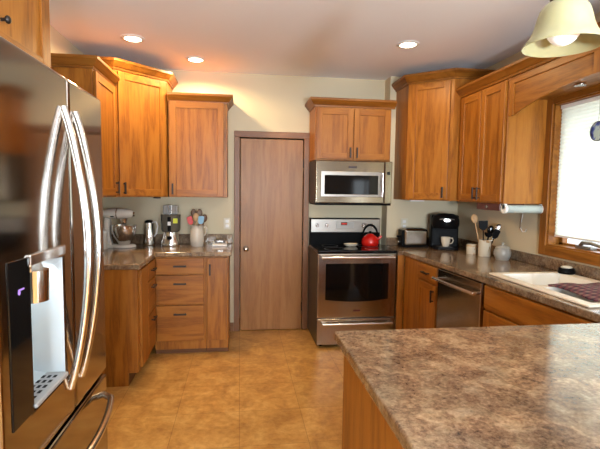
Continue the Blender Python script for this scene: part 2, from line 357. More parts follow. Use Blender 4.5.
# window over the sink: casing, stool, sash, glass
c = .072; x0, x1 = XW - .02, XW
g = G().box(x0, x1, WY1, WY1 + c, WZ0 - c, WZ1 + c).box(x0, x1, WY0 - c, WY0, WZ0 - c, WZ1 + c)
g.box(x0, x1, WY0, WY1, WZ1, WZ1 + c, 1).box(x0, x1, WY0, WY1, WZ0 - c, WZ0, 1)
w1 = struct('window_1', g, [oak('oak_window_casing', 'z', .85), TRIMY], .003)
g = G().box(XW - .005, XW + .14, WY1 - .012, WY1, WZ0, WZ1).box(XW - .005, XW + .14, WY0, WY0 + .012, WZ0, WZ1).box(XW - .005, XW + .14, WY0, WY1, WZ1 - .012, WZ1).box(XW - .008, XW + .14, WY0, WY1, WZ0, WZ0 + .012)
g.box(XW - .005, XW + .14, 2.19, 2.23, WZ0, WZ1)
part('window_jamb', g, TRIMY, w1)
g = G()
for a, b in ((WY0 + .012, 2.19), (2.23, WY1 - .012)):
    g.box(XW + .085, XW + .125, a, a + .035, WZ0 + .012, WZ1 - .012).box(XW + .085, XW + .125, b - .035, b, WZ0 + .012, WZ1 - .012)
    g.box(XW + .085, XW + .125, a, b, WZ0 + .012, WZ0 + .026).box(XW + .085, XW + .125, a, b, WZ1 - .06, WZ1 - .012)
part('window_sash', g, TRIMY, w1)
part('pane', G().box(XW + .103, XW + .107, WY0 + .03, WY1 - .03, WZ0 + .03, WZ1 - .03), GLASS, w1)
g = G().box(XW + .03, XW + .08, 2.60, 2.74, WZ0 + .012, WZ0 + .034); g.tube([(XW + .04, 2.70, WZ0 + .036), (XW + .02, 2.66, WZ0 + .058), (XW + .012, 2.58, WZ0 + .062), (XW + .012, 2.50, WZ0 + .05), (XW + .012, 2.47, WZ0 + .045)], [.014, .014, .012, .011, .015], 10)
part('window_crank', g, mat('pewter', (.33, .33, .31), .35, .8), w1, .003)

# ================================================================== CABINET HELPERS
def pull(door, x, y, z, vertical=True, L=.10, world=False):
    g = G(); h = L / 2
    if vertical: g.box(x - .007, x + .007, y - .03, y - .02, z - h, z + h).box(x - .005, x + .005, y - .022, y, z - h + .006, z - h + .018).box(x - .005, x + .005, y - .022, y, z + h - .018, z + h - .006)
    else: g.box(x - h, x + h, y - .03, y - .02, z - .007, z + .007).box(x - h + .006, x - h + .018, y - .022, y, z - .005, z + .005).box(x + h - .018, x + h - .006, y - .022, y, z - .005, z + .005)
    return g
def shaker(x0, x1, z0, z1, y=0., t=.02, w=.058):
    g = G().box(x0, x0 + w, y - t, y, z0, z1).box(x1 - w, x1, y - t, y, z0, z1)
    g.box(x0 + w, x1 - w, y - t, y, z0, z0 + w, 1).box(x0 + w, x1 - w, y - t, y, z1 - w, z1, 1)
    return g.box(x0 + w - .004, x1 - w + .004, y - t + .009, y, z0 + w - .004, z1 - w + .004)
def add_door(cab, x0, x1, z0, z1, hx=None, hz=None, y=0., M=None, along=OAKX, plain=False):
    g = G().box(x0, x1, y - .02, y, z0, z1) if plain else shaker(x0, x1, z0, z1, y)
    if M is not None: g.xf(M)
    d = part('door', g, [OAKZ, along], cab, .0025, world=M is not None)
    if hx is not None:
        h = pull(d, hx, y - .02, hz)
        if M is not None: h.xf(M)
        part('handle', h, BRONZE, d, .0015, 'dark bronze bar handle', world=M is not None)
    return d
def add_drawer(cab, x0, x1, z0, z1, hz, along=OAKX):
    d = part('drawer', G().box(x0, x1, -.02, 0, z0, z1), along, cab, .004, world=False)
    if hz: part('handle', pull(d, (x0 + x1) / 2, -.02, hz, False, .11), BRONZE, d, .0015, 'dark bronze bar handle', world=False)
    return d
CROWN = [(0, 0), (.010, 0), (.013, .014), (.022, .02), (.042, .046), (.050, .054), (.054, .058), (.054, .078), (0, .078)]
def crown(cab, path, z, mats, idx, world=True):
    # the crown also closes the cabinet top behind it with its own flat inner edge
    return part('crown_molding', G().sweep(path, CROWN, z, idx), mats, cab, 0, world=world)

# ================================================================== FLOOR-STANDING CABINETS, LEFT
L0 = 3.30                                                # near end of the left run
t = thing('base_cabinet', 'oak base cabinet beside refrigerator with broad grained end panel facing camera', 'cabinet', (FX, L0, 0), PI/2)
wl = FY - L0                                             # local x runs away from the camera, local y to the left wall
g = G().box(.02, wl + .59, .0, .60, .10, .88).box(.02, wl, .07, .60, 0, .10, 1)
part('carcass', g, [OAKZ, RUBBER], t, .002, world=False)
g = G().prism([(0.0, .10), (.07, .10), (.07, 0), (.605, 0), (.605, .88), (0, .88)], 0, .02, 'x')
part('end_panel', g, OAKZ, t, .002, 'broad oak end panel with notched toe', world=False)
add_door(t, .055, .285, .12, .865, None, None, plain=True)
for a, b, h in ((.725, .868, .80), (.455, .715, .66), (.125, .445, .385)): add_drawer(t, .30, wl - .035, a, b, h)
t = thing('base_cabinet', 'oak base cabinet on back wall with stack of three wide drawers', 'cabinet', (FX + .005, FY, 0))
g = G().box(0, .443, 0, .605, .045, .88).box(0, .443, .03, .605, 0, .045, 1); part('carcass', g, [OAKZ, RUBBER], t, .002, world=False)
for a, b, h in ((.725, .868, .798), (.455, .715, .642), (.125, .445, .371)): add_drawer(t, .018, .425, a, b, h)
t = thing('base_cabinet', 'narrow oak base cabinet with single slim door beside pantry door', 'cabinet', (-.296, FY, 0))
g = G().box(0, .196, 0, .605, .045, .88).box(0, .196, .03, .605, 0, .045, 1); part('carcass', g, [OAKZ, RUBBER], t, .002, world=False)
add_door(t, .012, .182, .125, .868, .035, .765, plain=True)
# worktop, L shaped
t = thing('worktop', 'L-shaped brown mottled worktop under mixer and food processor', 'worktop', (XL, L0, .88))
g = G().cells([XL, FX + .025, -.072], [L0 - .025, FY - .025, D], lambda i, j: not (i == 1 and j == 0), .8805, ZC)
part('slab', g, LAM, t, .008, seg=3)
single('backsplash', G().cells([XL + .0005, XL + .02, -.072], [L0, D - .02, D - .0005], lambda i, j: not (i == 1 and j == 0), ZC + .0005, 1.02), LAM, 'low mottled backsplash strip behind mixer and jug on left worktop', 'backsplash', (-.7, D - .01, ZC + .0005), .004, 'mottled backsplash strips')

# ================================================================== WALL CABINETS
def straight_cab(label, loc, rot, w, d, h, doors, crown_path, cz, cmats, cidx, along=OAKX):
    t = thing('wall_cabinet', label, 'cabinet', loc, rot)
    part('carcass', G().box(0, w, 0, d, 0, h), OAKZ, t, .002, world=False)
    for x0, x1, hx in doors: add_door(t, x0, x1, .012, h - .022, hx, .075)
    crown(t, crown_path, cz, cmats, cidx, False); return t
UZ = 1.396
straight_cab('tall oak wall cabinet with one door hung on left wall nearest refrigerator', (-1.03, 3.31, 1.40), PI/2, .528, .325, .915, [(.02, .508, .475)],
             [(0, .325), (0, 0), (.528, 0)], .902, [CROWNX, CROWNY], [1, 0])
straight_cab('oak wall cabinet with one door above the utensil jug, left of pantry door', (-.652, UY, UZ), 0, .532, .33, .895, [(.012, .50, .037)],
             [(0, 0), (.532, 0), (.532, .33)], .868, [CROWNX, CROWNY], [0, 1])
straight_cab('short two-door oak wall cabinet mounted directly above microwave', (.71, UY, 1.768), 0, .757, .33, .515, [(.012, .374, .345), (.383, .745, .412)],
             [(0, .33), (0, 0), (.793, 0)], .508, [CROWNX, CROWNY], [1, 0])
straight_cab('two-door oak wall cabinet on right wall beside the window valance', (1.95, 3.745, UZ - .004), -PI/2, .71, .33, .925, [(.045, .365, .335), (.373, .692, .403)],
             [(0, 0), (.71, 0)], .918, [CROWNX, CROWNY], [0])
# over-fridge cabinet
t = thing('wall_cabinet', 'deep oak cabinet above the refrigerator reaching the ceiling', 'cabinet', (-.84, 1.10, 1.93), PI/2)
part('carcass', G().box(0, 1.045, 0, .51, 0, .70), OAKZ, t, .002, world=False)
for x0, x1, kx in ((.03, .48, .44), (.49, .975, .59)):
    d = part('door', shaker(x0, x1, .02, .68), [OAKZ, OAKX], t, .0025, world=False)
    part('knob', G().cyl((kx, -.02, .115), (kx, -.036, .115), .006).ball((kx, -.042, .115), .014, .010, .014), BRONZE, d, 0, 'dark bronze round knob', world=False)
def diag_cab(label, foot, face, z0, z1, hz, ctop, cpath, wall_in, hside=1):
    t = thing('wall_cabinet', label, 'cabinet', (foot[0][0], foot[0][1], z0))
    part('carcass', G().prism(foot, z0, z1), OAKZ, t, .002)
    a, b = Vector((*face[0], 0)), Vector((*face[1], 0)); L = (b - a).length; ang = math.atan2(b.y - a.y, b.x - a.x)
    M = Matrix.Translation((a.x, a.y, 0)) @ Matrix.Rotation(ang, 4, 'Z')
    m = .03
    add_door(t, m, L - m, z0 + .012, z1 - .022, (L - m - .035) if hside > 0 else m + .035, z0 + .075, M=M, along=OAKX)
    crown(t, cpath, ctop - .078, [CROWNX, CROWNY], [1, 0, 0][:len(cpath) - 1]); return t
# left corner: left wall -> diagonal -> back wall
A, B = (-1.03, 3.842), (-.662, UY)
diag_cab('taller diagonal oak corner wall cabinet above the stand mixer', [(XL, 3.842), A, B, (-.662, D), (XL, D)], (A, B), UZ, 2.452, UZ, 2.522, [(XL, 3.842), A, B, (-.662, D)], None, -1)
A, B = (1.57, 4.03), (1.885, 3.747)
diag_cab('taller diagonal oak corner wall cabinet above the toaster and coffee maker', [(1.57, DR), A, B, (XW, 3.747), (XW, DR)], (A, B), UZ, 2.49, UZ, 2.558, [(1.57, DR), A, B, (XW, 3.747)], None, 1)
# window valance
t = thing('window_valance', 'arched oak valance board bridging above the sink window', 'valance', (1.95, 3.03, 2.03))
ya, yb = 3.033, 1.37; pts = [(ya, 2.318), (ya, 2.036), (ya - .045, 2.036)]
for i in range(1, 24):
    y = (ya - .045) + ((yb + .045) - (ya - .045)) * i / 24; u = abs((y - 2.2) / .79)
    pts.append((y, 2.04 + .105 * (1 - u ** 2.2)))
pts += [(yb + .045, 2.036), (yb, 2.036), (yb, 2.318)]
part('arched_board', G().prism(pts, 1.962, 1.978, 'x'), OAKY, t, .001)
g = G().box(1.952, 1.962, ya, yb, 2.262, 2.318, 0)
for a, b in ((ya, ya - .05), (2.26, 2.14), (yb + .05, yb)): g.box(1.952, 1.962, a, b, 2.14 if abs(a - 2.26) < .01 else 2.036, 2.262, 1)
part('frame', g, [OAKY, OAKZ], t, .001)
part('soffit_board', G().box(1.978, XW - .021, ya, yb, 2.165, 2.18), CROWNY, t, .001)  # darker oak puts the shade behind the valance into its colour
part('crown_molding', G().sweep([(1.95, ya), (1.95, yb)], CROWN, 2.31), CROWNY, t)
# puck lamps and small fixtures under cabinets
def puck(x, y, z, label, mt=BRIGHT, r=.035):
    t = thing('puck_light', label, 'light', (x, y, z))
    part('housing', G().lathe([(1e-6, 0), (r * .8, 0), (r, -.006), (r, -.013), (r * .75, -.013)], (x, y, z), 24), mt, t)
    part('lens', G().lathe([(r * .76, -.012), (r * .5, -.016), (1e-6, -.017)], (x, y, z), 24), GREYP, t); return t
puck(2.12, 2.55, 2.1645, 'small chrome puck light under the arched window valance')
puck(-.76, 4.20, UZ - .0005, 'small dark puck light beneath diagonal cabinet above steel carafe', BRONZE)
single('fixture', G().box(1.62, 1.76, 4.02, 4.05, UZ - .014, UZ - .001), WHITEP, 'tiny white strip fixture under the diagonal cabinet above the toaster', 'light', (1.69, 4.035, UZ - .014), .002)
t = thing('radio', 'slim dark red under-cabinet unit with silver button above utensil crock', 'radio', (1.97, 3.22, 1.345))
part('housing', G().box(1.955, 2.16, 3.09, 3.42, 1.336, 1.391), REDB, t, .004)
part('button', G().cyl((1.955, 3.26, 1.363), (1.947, 3.26, 1.363), .012), BRIGHT, t)
t = thing('under_cabinet_light', 'white tubular fixture mounted below near end of right wall cabinet', 'light', (1.95, 3.045, 1.35))
TUBE = mat('milky_tube', (.40, .46, .44), .25)
part('tube', G().cyl((1.972, 3.045, 1.353), (2.26, 3.045, 1.353), .031, n=24), TUBE, t)
for x in (1.955, 2.258): part('end_cap', G().cyl((x, 3.045, 1.353), (x + .02, 3.045, 1.353), .034, n=24).box(x, x + .02, 3.03, 3.06, 1.353, 1.3915), WHITEP, t)
pt = [(XW - .012, 3.27, 1.375), (XW - .01, 3.265, 1.30), (XW - .008, 3.285, 1.24), (XW - .008, 3.29, 1.19), (XW - .008, 3.262, 1.16), (XW - .008, 3.225, 1.165), (XW - .008, 3.215, 1.185)]
single('cord', G().tube(pt, .0035, 8), WHITEP, 'thin white cord hooking down the wall beside the window', 'cord', (XW - .01, 3.25, 1.16))

# ================================================================== RIGHT RUN
SK = .055; TH = math.atan2(-1, SK); P0 = (1.548, 3.75); cD = math.hypot(1, SK)
def rp(s, off=0., z=0.):                                 # point at distance s along the run face, 'off' behind it
    return (P0[0] + SK * s / cD + off / cD, P0[1] - s / cD + off * SK / cD, z)
def run_thing(name, label, cat, s): return thing(name, label, cat, rp(s), TH)
t = run_thing('base_cabinet', 'plain oak corner base cabinet panel beside the range', 'cabinet', -.16)
part('carcass', G().box(0, .288, 0, .58, .10, .88).box(.03, .288, .07, .58, 0, .10, 1), [OAKZ, RUBBER], t, .002, world=False)
part('filler_panel', G().box(1.472, P0[0] - .012, FY - .01, FY + .01, .0, .88), OAKZ, t, .001)
t = run_thing('base_cabinet', 'narrow oak base cabinet with one drawer over a door, left of dishwasher', 'cabinet', .13)
part('carcass', G().box(0, .362, 0, .58, .10, .88).box(0, .362, .07, .58, 0, .10, 1), [OAKZ, RUBBER], t, .002, world=False)
add_drawer(t, .015, .345, .73, .868, .80); add_door(t, .015, .345, .125, .715, .31, .63)
t = run_thing('dishwasher', 'stainless dishwasher with long bar handle under right worktop', 'dishwasher', .497)
part('body', G().box(.003, .592, .01, .57, .10, .875).box(.003, .592, .07, .57, .012, .10), DARK, t, .003, world=False)
d = part('door', G().box(.006, .589, -.022, .008, .115, .872), STEEL, t, .005, world=False)
part('handle', G().tube([(.02, -.07, .80), (.30, -.078, .80), (.575, -.07, .80)], .0125, 12).box(.035, .06, -.068, -.02, .79, .81).box(.535, .56, -.068, -.02, .79, .81), BRIGHT, d, .002, world=False)
part('edge_trim', G().box(.578, .5895, -.026, -.0215, .115, .872), BRIGHT, d, world=False)
t = run_thing('base_cabinet', 'wide oak sink base cabinet with false drawer front below white sink', 'cabinet', 1.095)
part('carcass', G().box(0, .90, 0, .018, .10, .88).box(0, .018, .018, .55, .10, .70).box(.882, .90, .018, .55, .10, .70).box(0, .9, .018, .55, .10, .118).box(0, .9, .07, .55, 0, .10, 1), [OAKX, RUBBER], t, .002, world=False)
part('false_front', G().box(.015, .885, -.02, 0, .715, .868), OAKX, t, .004, world=False)
add_door(t, .015, .446, .125, .70, .40, .63); add_door(t, .454, .885, .125, .70, .50, .63)
# worktop with the sink cut-out
t = thing('worktop', 'brown mottled worktop along right wall holding the sink and coffee maker', 'worktop', (1.52, 3.9, .88))
def wx(y, off=-.025): return P0[0] + SK * (P0[1] - y) + off
SY0, SY1, SX0, SX1 = 1.90, 2.70, 1.715, 2.185            # sink hole
ys = [.75, SY0, SY1, 3.72, FY - .02, DR]
# grid with front column following the run
g = G(); xs_mid = [SX0, SX1, XW]; V = {}; vs = []; fs = []
def vid(i, j, k):
    if (i, j, k) not in V:
        y = ys[j]
        x = (wx(y) if i == 0 else xs_mid[i - 1])
        V[(i, j, k)] = len(vs); vs.append((x, y, (.8805, ZC)[k]))
    return V[(i, j, k)]
fill = lambda i, j: 0 <= i < 3 and 0 <= j < 5 and not (i == 1 and j == 1)
for i in range(3):
    for j in range(5):
        if not fill(i, j): continue
        q = [(i, j), (i + 1, j), (i + 1, j + 1), (i, j + 1)]
        fs.append([vid(a, b, 1) for a, b in q]); fs.append([vid(a, b, 0) for a, b in q][::-1])
        for (di, dj), e in (((0, -1), (q[0], q[1])), ((1, 0), (q[1], q[2])), ((0, 1), (q[2], q[3])), ((-1, 0), (q[3], q[0]))):
            if fill(i + di, j + dj): continue
            fs.append([vid(*e[0], 0), vid(*e[1], 0), vid(*e[1], 1), vid(*e[0], 1)])
g.add(vs, fs); part('slab', g, LAM, t, .006, seg=3)
part('corner_return', G().box(1.4715, wx(FY - .02) + .0005, FY - .02, DR, .8805, ZC), LAM, t)
single('backsplash', G().cells([XJ + .002, XW - .02, XW - .0005], [.75, DR - .02, DR - .0005], lambda i, j: not (i == 0 and j == 0), ZC + .0005, 1.0), LAM, 'low mottled backsplash strip below the sink window', 'backsplash', (XW - .01, 2.6, ZC + .0005), .004, 'mottled backsplash strips')
# sink
t = thing('kitchen_sink', 'white double-bowl sink with bisque rim set in worktop under window', 'sink', (1.95, 2.3, ZC))
rx0, rx1, ry0, ry1 = 1.672, 2.232, 1.872, 2.735
us = [rx0, SX0 + .018, SX1 - .03, rx1]; vv = [ry0, SY0 + .025, 2.275, 2.335, SY1 - .02, ry1]
part('rim', G().cells(us, vv, lambda i, j: not (i == 1 and j in (1, 3)), ZC + .0005, ZC + .013), BISQ, t, .006, 'bisque sink rim', seg=3)
for a, b in ((SY0 + .025, 2.275), (2.335, SY1 - .02)):
    xa, xb = SX0 + .018, SX1 - .03
    top = [(xa, a), (xb, a), (xb, b), (xa, b)]; m_ = .03; bot = [(xa + m_, a + m_), (xb - m_, a + m_), (xb - m_, b - m_), (xa + m_, b - m_)]
    g = G().add([(*p, ZC + .012) for p in top] + [(*p, ZC - .17) for p in bot] + [(*p, ZC - .178) for p in bot] + [(p[0] - (.002 if p[0] < 1.9 else -.002), p[1], ZC + .0) for p in top],
                [(0, 1, 5, 4), (1, 2, 6, 5), (2, 3, 7, 6), (3, 0, 4, 7), (4, 5, 6, 7)])
    bw = part('bowl', g, SINKM, t, .012, 'white sink bowl', seg=3)
    part('drain', G().lathe([(1e-6, .001), (.04, .001), (.044, .004), (.044, 0)], ((xa + xb) / 2, (a + b) / 2, ZC - .1695), 20), CHROME, bw)
# soap dish, towel
t = thing('scrubber_dish', 'small round black dish with pale scrubber at back edge of sink', 'dish', (2.20, 2.665, ZC + .0135))
part('bowl', G().lathe([(1e-6, 0), (.048, 0), (.056, .012), (.05, .02), (.048, .036), (.04, .04), (.036, .034), (1e-6, .03)], (2.195, 2.665, ZC + .0135), 26), BLACKP, t)
part('scrubber', G().lathe([(1e-6, .03), (.034, .031), (.036, .044), (.028, .049), (1e-6, .051)], (2.195, 2.665, ZC + .0135), 22), mat('pale_sponge', (.6, .56, .46), .9), t)
g = G(); nx, ny = 22, 26; vs = []; fs = []
for k in (0, 1):
    for j in range(ny + 1):
        for i in range(nx + 1):
            u, v = i / nx, j / ny; x = 1.78 + .33 * u; y = 2.30 - .37 * v
            z = ZC + .0145 + .010 * max(0, math.sin(u * 7 + v * 4) * .5 + .4) * min(1, 6 * min(v, u, 1 - u) + .15) + .012 * k * (1 - .3 * math.cos(9 * u)) + .012 * (1 - abs(2 * u - 1) ** 4) * min(1, v * 3)
            vs.append((x + .02 * math.sin(v * 5) * (1 - u), y - .03 * u * v, z))
def vi(k, j, i): return k * (nx + 1) * (ny + 1) + j * (nx + 1) + i
for j in range(ny):
    for i in range(nx):
        fs.append((vi(1, j, i), vi(1, j, i + 1), vi(1, j + 1, i + 1), vi(1, j + 1, i))); fs.append((vi(0, j, i), vi(0, j + 1, i), vi(0, j + 1, i + 1), vi(0, j, i + 1)))
for j in range(ny): fs += [(vi(0, j, 0), vi(1, j, 0), vi(1, j + 1, 0), vi(0, j + 1, 0)), (vi(0, j, nx), vi(0, j + 1, nx), vi(1, j + 1, nx), vi(1, j, nx))]
for i in range(nx): fs += [(vi(0, 0, i), vi(0, 0, i + 1), vi(1, 0, i + 1), vi(1, 0, i)), (vi(0, ny, i), vi(1, ny, i), vi(1, ny, i + 1), vi(0, ny, i + 1))]
single('dish_towel', g.add(vs, fs, 0, True), PLAID, 'burgundy plaid dish towel draped over the near sink bowl', 'towel', (1.92, 2.15, ZC + .014))

# peninsula
t = thing('peninsula_cabinet', 'oak peninsula base with plain finished back panel in foreground', 'cabinet', (.42, .78, 0))
part('carcass', G().box(.42, 1.63, .80, 1.60, .10, .88).box(.47, 1.63, .85, 1.54, 0, .10, 1), [OAKZ, RUBBER], t, .002)
part('end_panel', G().box(.40, .42, .79, 1.615, 0, .88), OAKZ, t, .002)
t = thing('worktop', 'large mottled brown and grey peninsula worktop in right foreground', 'worktop', (.37, .75, .88))
part('slab', G().box(.37, wx(1.65) - .001 + .02 - .02, .75, 1.652, .8805, ZC), LAM, t, .007, seg=3)

# ================================================================== REFRIGERATOR
FXF = -.65; fy0, fg, fy1 = 1.27, 1.805, 2.215; fzt, fzd = 1.885, .56
t = thing('refrigerator', 'stainless french-door refrigerator with water dispenser and bottom freezer', 'refrigerator', (-1.0, 1.73, 0))
part('body', G().box(XL + .025, -.765, fy0 + .005, fy1 - .005, .03, fzt - .015), DARK, t, .006)
part('kick_grille', G().box(-.80, -.70, fy0 + .02, fy1 - .02, .012, .085), BLACKP, t, .003)
# left (near) door with the dispenser recess cut through
ry0_, ry1_, rz0, rz1 = 1.445, 1.715, .76, 1.245
g = G().cells([fy0, ry0_, ry1_, fg - .004], [fzd + .02, rz0, rz1, fzt], lambda i, j: not (i == 1 and j == 1), -.715, FXF, 'x')
dl = part('door', g, FRIDGE, t, .014, seg=4)
g = G()
g.add([(FXF - .003, ry0_, rz0), (FXF - .003, ry1_, rz0), (FXF - .003, ry1_, rz1), (FXF - .003, ry0_, rz1), (-.755, ry0_ + .01, rz0 + .03), (-.755, ry1_ - .02, rz0 + .03), (-.755, ry1_ - .02, rz1 - .01), (-.755, ry0_ + .01, rz1 - .01)],
      [(0, 1, 5, 4), (1, 2, 6, 5), (2, 3, 7, 6), (3, 0, 4, 7), (4, 5, 6, 7)])
dd = part('dispenser', g, DISP, dl, 0, 'pale grey water dispenser recess')
rt = dl
part('control_panel', G().box(FXF - .004, FXF + .004, 1.318, ry0_ + .004, rz0 - .005, rz1 + .008), BLACKG, dl, .003, 'glossy black dispenser control panel')
part('indicator_light', G().cyl((FXF + .004, 1.375, 1.155), (FXF + .0052, 1.375, 1.155), .007, n=14).box(FXF + .004, FXF + .0052, 1.37, 1.405, 1.16, 1.165), BLUELED, dl)
part('dispenser_hood', G().prism([(FXF + .010, rz1 + .012), (FXF + .010, rz1 - .02), (FXF - .02, rz1 - .055), (FXF - .075, rz1 - .055), (FXF - .075, rz1 + .012)], ry0_ - .002, ry1_ + .002, 'y').xf(Matrix(((1, 0, 0, 0), (0, 1, 0, 0), (0, 0, 1, 0), (0, 0, 0, 1)))), BRIGHT, dl, .004)
part('nozzle', G().cyl((FXF - .03, 1.545, rz1 - .05), (FXF - .03, 1.545, rz1 - .155), .048, .044, n=24), BRIGHT, dl)
light('dispenser_glow', 'AREA', (FXF - .03, 1.63, rz1 - .06), .55, (.85, .95, 1), (0, .85, 0), shape='RECTANGLE', size=.04, size_y=.12)
g = G().box(-.75, FXF + .012, ry0_ + .004, ry1_ - .006, rz0 + .002, rz0 + .018); part('drip_tray', g, GREYP, dl, .006)
g = G()
for i in range(5):
    for j in range(4): g.box(-.735 + j * .02, -.724 + j * .02, ry0_ + .04 + i * .042, ry0_ + .062 + i * .042, rz0 + .0178, rz0 + .0186)
part('drip_slots', g, BLACKP, dl)
dr = part('door', G().box(-.715, FXF, fg + .004, fy1, fzd + .02, fzt), FRIDGE, t, .014, seg=4)
fd = part('freezer_drawer', G().box(-.715, FXF, fy0, fy1, .09, fzd), FRIDGE, t, .014, seg=4)
part('gasket', G().box(-.768, -.7575, fy0 + .012, fy1 - .012, .10, fzt - .02), BLACKP, t)
def bow(y, z0, z1):
    return [(FXF + .0 + .002 + .076 * math.sin(PI * i / 20) ** .85, y, z0 + (z1 - z0) * i / 20) for i in range(21)]
for y, d in ((fg - .06, dl), (fg + .055, dr)):
    part('handle', G().tube(bow(y, .695, 1.765), .0155, 14, flat=.8, up=(0, 1, 0)), BRIGHT, d, 0, 'polished bowed bar handle')
pts = [(FXF + (.03 if 0 < i < 20 else 0) + .06 * math.sin(PI * i / 20) ** .75, fy0 + .06 + (fy1 - fy0 - .12) * i / 20, .475) for i in range(21)]
part('handle', G().tube(pts, .0155, 14), BRIGHT, fd, 0, 'polished bowed bar handle')
for y in (fy0 + .06, fy1 - .06): part('hinge_cover', G().box(-.80, -.68, y - .04, y + .04, fzt - .016, fzt + .012), DARK, t, .005)

# ================================================================== RANGE
RX0, RX1, RF = .712, 1.466, 3.935
t = thing('range', 'stainless electric range with black glass top and lower drawer', 'stove', ((RX0 + RX1) / 2, RF, 0))
part('body', G().box(RX0, RX1, RF + .02, D - .03, .025, .895), DARK, t, .003)
for x in (RX0 + .05, RX1 - .05):
    for y in (RF + .08, D - .09): part('levelling_foot', G().cyl((x, y, 0), (x, y, .026), .018, n=12), BLACKP, t)
part('cooktop', G().box(RX0 - .002, RX1 + .002, RF - .006, D - .10, .895, .922), BLACKG, t, .006, 'black glass cooktop', seg=3)
BM = mat('burner_marking', (.10, .10, .10), .3)
for x, y, r in ((.90, 4.06, .10), (1.28, 4.06, .08), (.90, 4.31, .08), (1.29, 4.30, .10)):
    part('burner_marking', G().lathe([(r - .003, .9222), (r + .003, .9222), (r + .003, .9225), (r - .003, .9225), (r - .003, .9222)], (x, y, 0), 40), BM, t)
bgd = part('backguard', G().box(RX0 + .005, RX1 - .005, D - .105, D - .02, .895, 1.192), BLACKP, t, .01, seg=3)
pan = part('control_panel', G().prism([(D - .108, 1.045), (D - .112, 1.05), (D - .107, 1.182), (D - .09, 1.188), (D - .09, 1.045)], RX0 + .012, RX1 - .012, 'x'), steel('control_panel_steel', (.30, .275, .245), .3, axis=0), t, .002, 'stainless control panel')
part('display_bezel', G().box(.985, 1.175, D - .1165, D - .108, 1.09, 1.155), mat('light_grey_bezel', (.33, .31, .28), .35, .6), pan, .002)
part('display', G().box(1.035, 1.10, D - .1185, D - .116, 1.122, 1.15), BLACKG, pan)
g = G()
for i in range(4): g.box(1.043 + i * .014, 1.051 + i * .014, D - .1192, D - .1184, 1.128, 1.144)
part('display_digits', g, REDLED, pan)
for x in (.785, .885, 1.27, 1.37): part('knob', G().cyl((x, D - .11, 1.12), (x, D - .135, 1.12), .021, .018, n=22).box(x - .004, x + .004, D - .143, D - .13, 1.102, 1.138), BRIGHT, pan, .001)
od = part('oven_door', G().box(RX0 + .002, RX1 - .002, RF, RF + .022, .285, .892), STEEL, t, .006, seg=3)
# bowed lower edge of the window
wpts = [(RX0 + .075, .80), (RX0 + .075, .46)] + [(RX0 + .075 + (.604) * i / 12, .46 - .022 * math.sin(PI * i / 12)) for i in range(1, 12)] + [(RX1 - .075, .46), (RX1 - .075, .80)]
part('oven_window', G().prism(wpts, RF - .0015, RF + .002, 'y'), BLACKG, od, 0, 'black oven window')
part('handle', G().tube([(RX0 + .03, RF - .045, .862), (RX1 - .03, RF - .045, .862)], .0135, 14).box(RX0 + .035, RX0 + .07, RF - .045, RF, .85, .874).box(RX1 - .07, RX1 - .035, RF - .045, RF, .85, .874), BRIGHT, od, .001)
part('badge', G().box(1.055, 1.125, RF - .0015, RF, .345, .362), mat('dark_badge', (.12, .03, .03), .3, .5), od)
wd = part('warming_drawer', G().box(RX0 + .002, RX1 - .002, RF, RF + .022, .03, .276), STEEL, t, .006, seg=3)
part('handle', G().tube([(RX0 + .045, RF - .04, .235), (RX1 - .03, RF - .04, .235)], .0125, 14).box(RX0 + .05, RX0 + .085, RF - .04, RF, .224, .246).box(RX1 - .07, RX1 - .035, RF - .04, RF, .224, .246), BRIGHT, wd, .001)

# ================================================================== MICROWAVE
MF = 4.12; mz0, mz1 = 1.342, 1.764
t = thing('microwave', 'stainless over-the-range microwave with dark window', 'microwave', ((RX0 + RX1) / 2, MF, mz0))
part('body', G().box(RX0, RX1, MF + .03, D - .002, mz0 + .008, mz1), DARK, t, .003)
part('vent_base', G().box(RX0 + .004, RX1 - .004, MF + .005, D - .03, mz0 - .006, mz0 + .01), BLACKP, t, .003)
MSTEEL = steel('warm_brushed_steel', (.30, .25, .18), .16, axis=0)
md = part('door', G().box(RX0, RX1 - .075, MF, MF + .032, mz0 + .012, mz1 - .003), MSTEEL, t, .010, seg=4)
part('window_frame', G().box(RX0 + .05, RX1 - .098, MF - .004, MF + .002, mz0 + .075, mz1 - .105), mat('satin_steel', (.34, .31, .275), .3, 1.), md, .003)
part('window', G().box(RX0 + .085, RX1 - .14, MF - .006, MF, mz0 + .098, mz1 - .14), BLACKG, md, .002, 'dark glass window')
part('badge', G().box(1.03, 1.11, MF - .0025, MF, mz1 - .072, mz1 - .052), mat('dark_badge_plate', (.05, .03, .03), .3, .3), md)
part('handle', G().tube([(RX1 - .105, MF - .035, mz0 + .085), (RX1 - .105, MF - .035, mz1 - .115)], .011, 12).box(RX1 - .112, RX1 - .098, MF - .034, MF, mz0 + .09, mz0 + .11).box(RX1 - .112, RX1 - .098, MF - .034, MF, mz1 - .14, mz1 - .12), BRIGHT, md, .001)
cp = part('control_panel', G().box(RX1 - .072, RX1, MF, MF + .032, mz0 + .012, mz1 - .003), MSTEEL, t, .006)
part('display', G().box(RX1 - .052, RX1 - .022, MF - .002, MF, mz1 - .13, mz1 - .10), BLACKG, cp)

